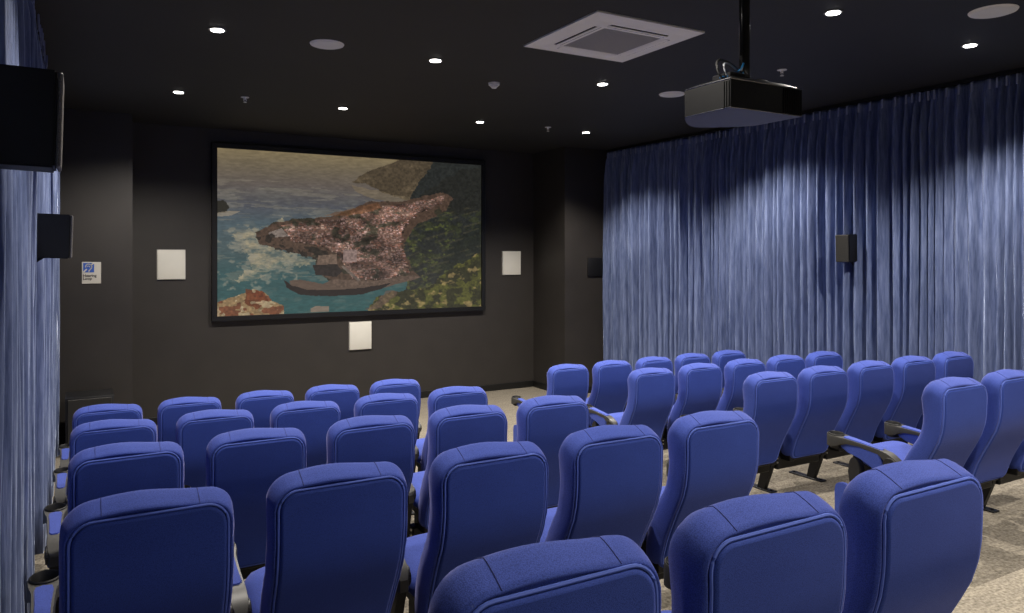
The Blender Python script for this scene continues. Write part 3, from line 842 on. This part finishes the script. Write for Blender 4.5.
root = thing('hearing_loop_sign', 'small white sign with blue ear symbol on the left wall projection', 'sign', (0.10, 9.7, 1.914))
bm = bmesh.new(); add_box(bm, -0.094, 0.094, -0.008, 0, -0.122, 0.122, 0.002, 1)
obj_bm('sign_plate', bm, M['sign_white'], root)
bm = bmesh.new(); add_box(bm, -0.082, 0.026, -0.0095, -0.008, 0.005, 0.112)
obj_bm('symbol_field', bm, M['sign_blue'], root)
bm = bmesh.new()
def stroke(bm, pts, wd, y):
    for (a, b_) in zip(pts[:-1], pts[1:]):
        a = Vector((a[0], 0, a[1])); b_ = Vector((b_[0], 0, b_[1])); t = (b_ - a).normalized(); nrm = Vector((-t.z, 0, t.x)) * wd / 2
        q = [a - nrm - t * wd * .2, b_ - nrm + t * wd * .2, b_ + nrm + t * wd * .2, a + nrm - t * wd * .2]
        vv = [bm.verts.new((p.x, y, p.z)) for p in q] + [bm.verts.new((p.x, y + 0.0015, p.z)) for p in q]
        bm.faces.new(vv[:4]); bm.faces.new(vv[4:][::-1])
        for k in range(4): bm.faces.new((vv[k], vv[(k + 1) % 4], vv[4 + (k + 1) % 4], vv[4 + k]))
ear = [(-0.028 + 0.030 * math.cos(a), 0.068 + 0.030 * math.sin(a)) for a in np.linspace(PI * 1.05, -0.35, 12)] + [(-0.006, 0.044), (-0.020, 0.030), (-0.026, 0.016)]
stroke(bm, ear, 0.011, -0.011)
stroke(bm, [(-0.030 + 0.012 * math.cos(a), 0.066 + 0.012 * math.sin(a)) for a in np.linspace(PI, -0.4, 7)], 0.006, -0.011)
stroke(bm, [(-0.078, 0.009), (-0.048, 0.040)], 0.014, -0.011)
stroke(bm, [(-0.004, 0.088), (0.022, 0.108)], 0.014, -0.011)
obj_bm('ear_symbol', bm, M['sign_white'], root)
cu = bpy.data.curves.new('sign_text', 'FONT'); cu.body = 'Hearing\nLoop'; cu.size = 0.042; cu.extrude = 0.0006; cu.space_line = 0.8; cu.offset = 0.001
t = bpy.data.objects.new('sign_text_source', cu); col.objects.link(t)
bpy.context.view_layer.update()
me = bpy.data.meshes.new_from_object(t.evaluated_get(bpy.context.evaluated_depsgraph_get()))
bpy.data.objects.remove(t); me.materials.clear(); me.materials.append(M['sign_black'])
o = bpy.data.objects.new('sign_text', me); col.objects.link(o); o.parent = root
o.rotation_euler = (PI / 2, 0, 0); o.location = (-0.084, -0.0092, -0.045)

root = thing('subwoofer', 'black floor speaker cabinet standing by the left curtain at the front', 'subwoofer', (0.08, 9.26, 0))
bm = bmesh.new(); add_box(bm, -0.225, 0.225, -0.16, 0.28, 0.02, 0.62, 0.008, 2)
obj_bm('cabinet', bm, M['speaker_black'], root, smooth=True)
bm = bmesh.new(); add_box(bm, -0.205, 0.205, -0.172, -0.158, 0.05, 0.60, 0.005, 1)
obj_bm('grille', bm, M['speaker_grille'], root)
for fx, fy in ((-0.18, -0.1), (0.18, -0.1), (-0.18, 0.22), (0.18, 0.22)):
    bm = bmesh.new(); add_cyl(bm, (fx, fy, 0), (fx, fy, 0.022), 0.02, seg=12); obj_bm('foot', bm, M['black_plastic'], root)

bm = bmesh.new(); add_box(bm, 6.71, 6.99, 9.375, 9.399, 1.79, 2.07, 0.006, 2)
tag(obj_bm('wall_plate', bm, M['speaker_black'], smooth=True), 'square black cover plate on the dark wall beside the right curtain', 'wall plate')

# ------------------------------------------------------------------ surround speakers
def surround(label, x, y, z, rotz, tilt, h=0.275, wy=0.27, dx=0.19):
    """local +x is the front (grille) direction"""
    root = thing('wall_speaker', label, 'wall speaker', (x, y, z), rotz, group='black surround speakers on the curtained walls')
    bm = bmesh.new()
    # cabinet: tapering towards the wall
    A = [(0.0, -wy * 0.40), (dx, -wy / 2), (dx, wy / 2), (0.0, wy * 0.40)]
    add_prism(bm, A, 'z', -h / 2, h / 2)
    bmesh.ops.bevel(bm, geom=list(bm.edges), offset=0.006, segments=2, affect='EDGES')
    bmesh.ops.rotate(bm, cent=(0, 0, 0), matrix=Matrix.Rotation(tilt, 3, 'Y'), verts=bm.verts)
    cab = obj_bm('cabinet', bm, M['speaker_black'], root, smooth=True)
    bm = bmesh.new(); add_box(bm, dx + 0.002, dx + 0.014, -wy / 2 + 0.004, wy / 2 - 0.004, -h / 2 + 0.004, h / 2 - 0.004, 0.004, 1)
    bmesh.ops.rotate(bm, cent=(0, 0, 0), matrix=Matrix.Rotation(tilt, 3, 'Y'), verts=bm.verts)
    obj_bm('grille', bm, M['speaker_edge'] if label.find('left') >= 0 else M['speaker_grille'], root)
    bm = bmesh.new()
    add_box(bm, -0.10, 0.02, -0.02, 0.02, -0.05, 0.05, 0.004, 1)
    add_prism(bm, [(-0.10, -h / 2 - 0.10), (-0.085, -h / 2 - 0.10), (0.07, -h / 2 + 0.01), (-0.085, -h / 2 + 0.09), (-0.10, -h / 2 + 0.09)], 'y', -0.012, 0.012)
    obj_bm('bracket', bm, M['black_steel'], root)
surround('black wall speaker high on the left curtain, nearest the camera, cut by the edge', -0.25, 2.49, 2.497, 0.0, math.radians(1.5), wy=0.17, h=0.268)
surround('smaller looking black wall speaker lower on the left curtain', -0.25, 5.385, 2.234, 0.0, math.radians(1.5), wy=0.17, h=0.268)
surround('black wall speaker on the right curtain', 7.02, 5.05, 2.19, PI, math.radians(2), h=0.285, wy=0.16, dx=0.18)

# ------------------------------------------------------------------ ceiling fittings
for i, (x, y, s) in enumerate(DOWNLIGHTS):
    rowt = 'far row nearest the screen' if y > 8 else ('middle row' if y > 5 else ('near row' if y > 3 else ('row overhead' if y > 0 else 'row behind the seats')))
    pos = ['leftmost', 'second from left', 'third from left', 'rightmost']
    ci = int(round((x - 0.85) / 1.7))
    lab = 'round recessed ceiling downlight, %s of the %s' % (pos[ci], rowt)
    if abs(y - 3.29) < 0.1 and x > 4: lab = 'bright ceiling downlight at the top, right of the projector pole' if x < 5 else 'bright ceiling downlight close to the round speaker in the top right corner'
    root = thing('downlight', lab, 'downlight', (x, y, CEIL), group='recessed ceiling downlights')
    bm = bmesh.new(); S = 24
    prof = [(0.047, -0.001), (0.062, -0.001), (0.062, -0.006), (0.046, -0.006)]
    rg = [[bm.verts.new((r_ * math.cos(2 * PI * k / S), r_ * math.sin(2 * PI * k / S), z_)) for k in range(S)] for r_, z_ in prof]
    for a in range(4):
        A, B = rg[a], rg[(a + 1) % 4]
        for k in range(S): bm.faces.new((A[k], A[(k + 1) % S], B[(k + 1) % S], B[k]))
    obj_bm('trim', bm, M['lamp_trim'], root)
    bm = bmesh.new(); add_cyl(bm, (0, 0, -0.010), (0, 0, -0.001), 0.045, 0.045, seg=24)
    obj_bm('lens', bm, M['lamp_glow'], root)
    ld = bpy.data.lights.new('downlight_beam', 'SPOT'); ld.energy = SPOT_W * s; ld.color = SPOT_COL
    ld.spot_size = math.radians(150 if i == 0 else 128); ld.spot_blend = 0.6; ld.shadow_soft_size = 0.045
    lo = bpy.data.objects.new('downlight_beam', ld); col.objects.link(lo); lo.parent = root; lo.location = (0, 0, -0.06)

def ceiling_speaker(label, x, y, r):
    root = thing('ceiling_speaker', label, 'ceiling speaker', (x, y, CEIL), group='round flush ceiling speakers')
    bm = bmesh.new(); add_cyl(bm, (0, 0, -0.008), (0, 0, 0.0), r * 0.96, r, seg=48)
    obj_bm('rim', bm, M['white_metal'], root)
    bm = bmesh.new(); add_cyl(bm, (0, 0, -0.012), (0, 0, -0.006), r * 0.88, r * 0.93, seg=48)
    obj_bm('grille', bm, M['white_panel'], root)
ceiling_speaker('round white ceiling speaker above the left seats near the screen end', 1.641, 5.726, 0.130)
ceiling_speaker('round white ceiling speaker partly behind the projector', 5.173, 5.779, 0.130)
ceiling_speaker('round white ceiling speaker near the right curtain at the top right corner', 5.263, 2.747, 0.146)

def sprinkler(label, x, y):
    root = thing('sprinkler_head', label, 'sprinkler', (x, y, CEIL), group='ceiling sprinklers')
    bm = bmesh.new(); add_cyl(bm, (0, 0, -0.006), (0, 0, 0), 0.042, 0.038, seg=20); obj_bm('escutcheon', bm, M['white_metal'], root)
    bm = bmesh.new(); add_cyl(bm, (0, 0, -0.03), (0, 0, -0.005), 0.011, 0.015, seg=12)
    add_tube(bm, [(-0.010, 0, -0.02), (-0.014, 0, -0.035), (-0.004, 0, -0.05)], 0.003, 6); add_tube(bm, [(0.010, 0, -0.02), (0.014, 0, -0.035), (0.004, 0, -0.05)], 0.003, 6)
    add_cyl(bm, (0, 0, -0.056), (0, 0, -0.052), 0.017, 0.017, seg=14)
    obj_bm('nozzle', bm, M['white_metal'], root)
sprinkler('small ceiling sprinkler above the right end of the screen', 5.145, 8.058)
sprinkler('small ceiling sprinkler above the left end of the screen', 1.461, 8.073)
sprinkler('small ceiling sprinkler right of the projector pole', 5.324, 4.535)
root = thing('smoke_detector', 'small white smoke detector on the ceiling before the screen', 'smoke detector', (3.383, 6.244, CEIL))
bm = bmesh.new(); add_cyl(bm, (0, 0, -0.022), (0, 0, 0), 0.052, 0.055, seg=28); obj_bm('base', bm, M['white_metal'], root, smooth=True)
bm = bmesh.new(); add_cyl(bm, (0, 0, -0.034), (0, 0, -0.022), 0.040, 0.040, seg=28); add_cyl(bm, (0, 0, -0.050), (0, 0, -0.034), 0.022, 0.034, seg=28)
obj_bm('sensor_head', bm, M['white_panel'], root, smooth=True)

# air conditioning cassette
root = thing('ceiling_cassette', 'square white air conditioning cassette in the black ceiling', 'air conditioner', (3.45, 4.52, CEIL))
A_ = 0.48
bm = bmesh.new()
# frame: outer edge thin at the ceiling, stepping down to the inner field, with four slots
def ring(bm, ho, hi, zo, zi):
    o_ = [bm.verts.new((sx * ho, sy * ho, zo)) for sx, sy in ((-1, -1), (1, -1), (1, 1), (-1, 1))]
    i_ = [bm.verts.new((sx * hi, sy * hi, zi)) for sx, sy in ((-1, -1), (1, -1), (1, 1), (-1, 1))]
    for k in range(4): bm.faces.new((o_[k], o_[(k + 1) % 4], i_[(k + 1) % 4], i_[k]))
ring(bm, A_, A_, 0.0, -0.012); ring(bm, A_, 0.385, -0.012, -0.028); ring(bm, 0.385, 0.345, -0.028, -0.028)
for k in range(4):
    # corner pieces between the slots
    rot = Matrix.Rotation(k * PI / 2, 4, 'Z')
    q = [(0.26, 0.285, -0.028), (0.345, 0.285, -0.028), (0.345, 0.345, -0.028), (0.26, 0.345, -0.028)]
    bm.faces.new([bm.verts.new(rot @ Vector(p)) for p in q])
    q = [(0.285, 0.26, -0.028), (0.345, 0.26, -0.028), (0.345, 0.285, -0.028), (0.285, 0.285, -0.028)]
    bm.faces.new([bm.verts.new(rot @ Vector(p)) for p in q])
ring(bm, 0.285, 0.262, -0.028, -0.030); ring(bm, 0.262, 0.257, -0.030, -0.022)
obj_bm('frame', bm, M['white_metal'], root)
bm = bmesh.new()
for k in range(4):
    rot = Matrix.Rotation(k * PI / 2, 4, 'Z')
    v4 = bm.faces.new([bm.verts.new(rot @ Vector(p)) for p in [(-0.29, 0.285, -0.012), (0.29, 0.285, -0.012), (0.29, 0.345, -0.012), (-0.29, 0.345, -0.012)]])
obj_bm('air_slot', bm, M['slot'], root)
for k in range(4):
    bm = bmesh.new(); add_box(bm, -0.262, 0.262, 0.290, 0.330, -0.030, -0.024, 0.002, 1)
    bmesh.ops.rotate(bm, cent=(0, 0.3, -0.027), matrix=Matrix.Rotation(math.radians(-10), 3, 'X'), verts=bm.verts)
    bmesh.ops.rotate(bm, cent=(0, 0, 0), matrix=Matrix.Rotation(k * PI / 2, 3, 'Z'), verts=bm.verts)
    obj_bm('louvre', bm, M['white_metal'], root)
bm = bmesh.new()
add_box(bm, -0.259, 0.259, -0.259, 0.259, -0.024, -0.018)
for k in range(26):
    xx = -0.25 + k * 0.5 / 25
    add_box(bm, xx - 0.004, xx + 0.004, -0.257, 0.257, -0.029, -0.023)
obj_bm('intake_grille', bm, M['grille'], root)

# ------------------------------------------------------------------ projector on its pole
PX0, PX1, PYN = 3.006, 3.57, 2.90
root = thing('ceiling_projector', 'large black projector hanging from the ceiling on a black pole', 'projector', ((PX0 + PX1) / 2, 3.12, 2.905))
rx, ry, rz = root.location
xh = (PX1 - PX0) / 2
def plan(s=1.0):
    """outline seen from above: straight sides and rear, bulging front"""
    yr_, ys_ = PYN - ry, 3.25 - ry
    p = [(-xh * s, yr_ * s), (xh * s, yr_ * s), (xh * s, ys_)]
    p += [(xh * s * c_, ys_ + 0.215 * s * (1 - abs(c_) ** 1.5)) for c_ in np.linspace(1, -1, 17)[1:-1]]
    p += [(-xh * s, ys_)]
    return p
bm = bmesh.new()
base_pts = plan()
lay = [(0.0, plan(0.985)), (0.006, plan(1.0)), (0.150, plan(1.0)), (0.160, plan(0.985))]
rings = [[bm.verts.new((px_, py_, z_)) for px_, py_ in pl] for z_, pl in lay]
n = len(base_pts)
for A, B in zip(rings[:-1], rings[1:]):
    for i in range(n): bm.faces.new((A[i], A[(i + 1) % n], B[(i + 1) % n], B[i]))
bm.faces.new(rings[0][::-1])
# domed top
cx_ = [(px_ * 0.72, py_ * 0.72, 0.192) for px_, py_ in plan(1.0)]
up = [bm.verts.new(p) for p in cx_]
for i in range(n): bm.faces.new((rings[-1][i], rings[-1][(i + 1) % n], up[(i + 1) % n], up[i]))
bm.faces.new(up)
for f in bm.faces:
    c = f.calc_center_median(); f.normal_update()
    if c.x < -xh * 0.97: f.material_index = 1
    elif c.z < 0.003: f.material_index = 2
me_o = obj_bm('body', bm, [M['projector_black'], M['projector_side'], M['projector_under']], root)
# fluted vents at the rear corners
def fins(name, x0, x1, y0, y1, nf, along):
    bm = bmesh.new()
    for k in range(nf):
        t_ = (k + 0.5) / nf
        if along == 'x': xx = x0 + (x1 - x0) * t_; add_box(bm, xx - 0.0045, xx + 0.0045, y0, y1, 0.008, 0.148)
        else: yy = y0 + (y1 - y0) * t_; add_box(bm, x0, x1, yy - 0.0045, yy + 0.0045, 0.008, 0.148)
    obj_bm(name, bm, M['projector_side'], root)
fins('vent', 0.12, xh - 0.005, PYN - ry - 0.006, PYN - ry + 0.002, 9, 'x')
fins('vent', -xh - 0.006, -xh + 0.002, PYN - ry + 0.004, PYN - ry + 0.055, 3, 'y')
bm = bmesh.new()
add_tube(bm, [(-xh, PYN - ry, 0.158), (xh, PYN - ry, 0.158), (xh, 3.25 - ry, 0.158)], 0.003, 6)
add_tube(bm, [(-xh, 3.25 - ry, 0.003), (-xh, PYN - ry, 0.003), (xh, PYN - ry, 0.003)], 0.0025, 6)
add_tube(bm, [(-xh, 3.25 - ry, 0.158), (-xh, PYN - ry, 0.158)], 0.003, 6)
obj_bm('trim_line', bm, M['chrome'], root)
bm = bmesh.new(); add_cyl(bm, (0.0, 3.43 - ry, 0.08), (0.0, 3.47 - ry, 0.08), 0.055, 0.05, seg=32)
obj_bm('lens', bm, M['pole'], root, smooth=True)
# top plate and mount
bm = bmesh.new(); add_cyl(bm, (0.05, 0.0, 0.188), (0.05, 0.0, 0.205), 0.16, 0.14, seg=40); add_box(bm, -0.22, -0.10, -0.16, -0.02, 0.175, 0.215, 0.006, 1)
obj_bm('mount_plate', bm, M['projector_black'], root, smooth=True)
PLX, PLY = 3.325 - rx, 3.10 - ry
bm = bmesh.new()
add_cyl(bm, (PLX, PLY, 0.20), (PLX, PLY, 0.225), 0.036, 0.030, seg=24)
add_cyl(bm, (PLX, PLY, 0.22), (PLX, PLY, CEIL - rz), 0.031, seg=28)
add_cyl(bm, (PLX, PLY, CEIL - rz - 0.02), (PLX, PLY, CEIL - rz), 0.08, 0.085, seg=28)
obj_bm('pole', bm, M['pole'], root, smooth=True)
def cable(name, pts, rad, m_):
    # smooth through the points
    P_ = [Vector(p) for p in pts]; out = []
    for i in range(len(P_) - 1):
        p0 = P_[max(i - 1, 0)]; p1 = P_[i]; p2 = P_[i + 1]; p3 = P_[min(i + 2, len(P_) - 1)]
        for k in range(6):
            t_ = k / 6
            out.append(0.5 * ((2 * p1) + (-p0 + p2) * t_ + (2 * p0 - 5 * p1 + 4 * p2 - p3) * t_ ** 2 + (-p0 + 3 * p1 - 3 * p2 + p3) * t_ ** 3))
    out.append(P_[-1])
    bm = bmesh.new(); add_tube(bm, out, rad, 7); obj_bm(name, bm, m_, root, smooth=True)
cable('cable', [(-0.23, -0.12, 0.16), (-0.26, -0.10, 0.24), (-0.20, -0.06, 0.30), (-0.08, -0.04, 0.29), (PLX - 0.03, PLY - 0.01, 0.26), (PLX - 0.027, PLY, 0.36)], 0.007, M['cable_black'])
cable('cable', [(-0.20, -0.13, 0.17), (-0.23, -0.12, 0.25), (-0.15, -0.08, 0.28), (-0.02, -0.04, 0.25), (PLX - 0.03, PLY - 0.02, 0.23)], 0.005, M['cable_white'])
cable('cable', [(-0.22, -0.14, 0.19), (-0.17, -0.12, 0.215), (-0.11, -0.11, 0.235), (-0.04, -0.07, 0.27), (PLX - 0.03, PLY - 0.02, 0.31)], 0.006, M['cable_blue'])
cable('cable', [(-0.24, -0.10, 0.19), (-0.18, -0.13, 0.20), (-0.14, -0.09, 0.225), (-0.09, -0.12, 0.22), (-0.05, -0.09, 0.24)], 0.006, M['cable_blue'])

# the untouched prototypes that found no place
for p in (P_MID, P_AISLE_L, P_RIGHT):
    if p not in used:
        for ch in list(p.children_recursive): bpy.data.objects.remove(ch)
        bpy.data.objects.remove(p)
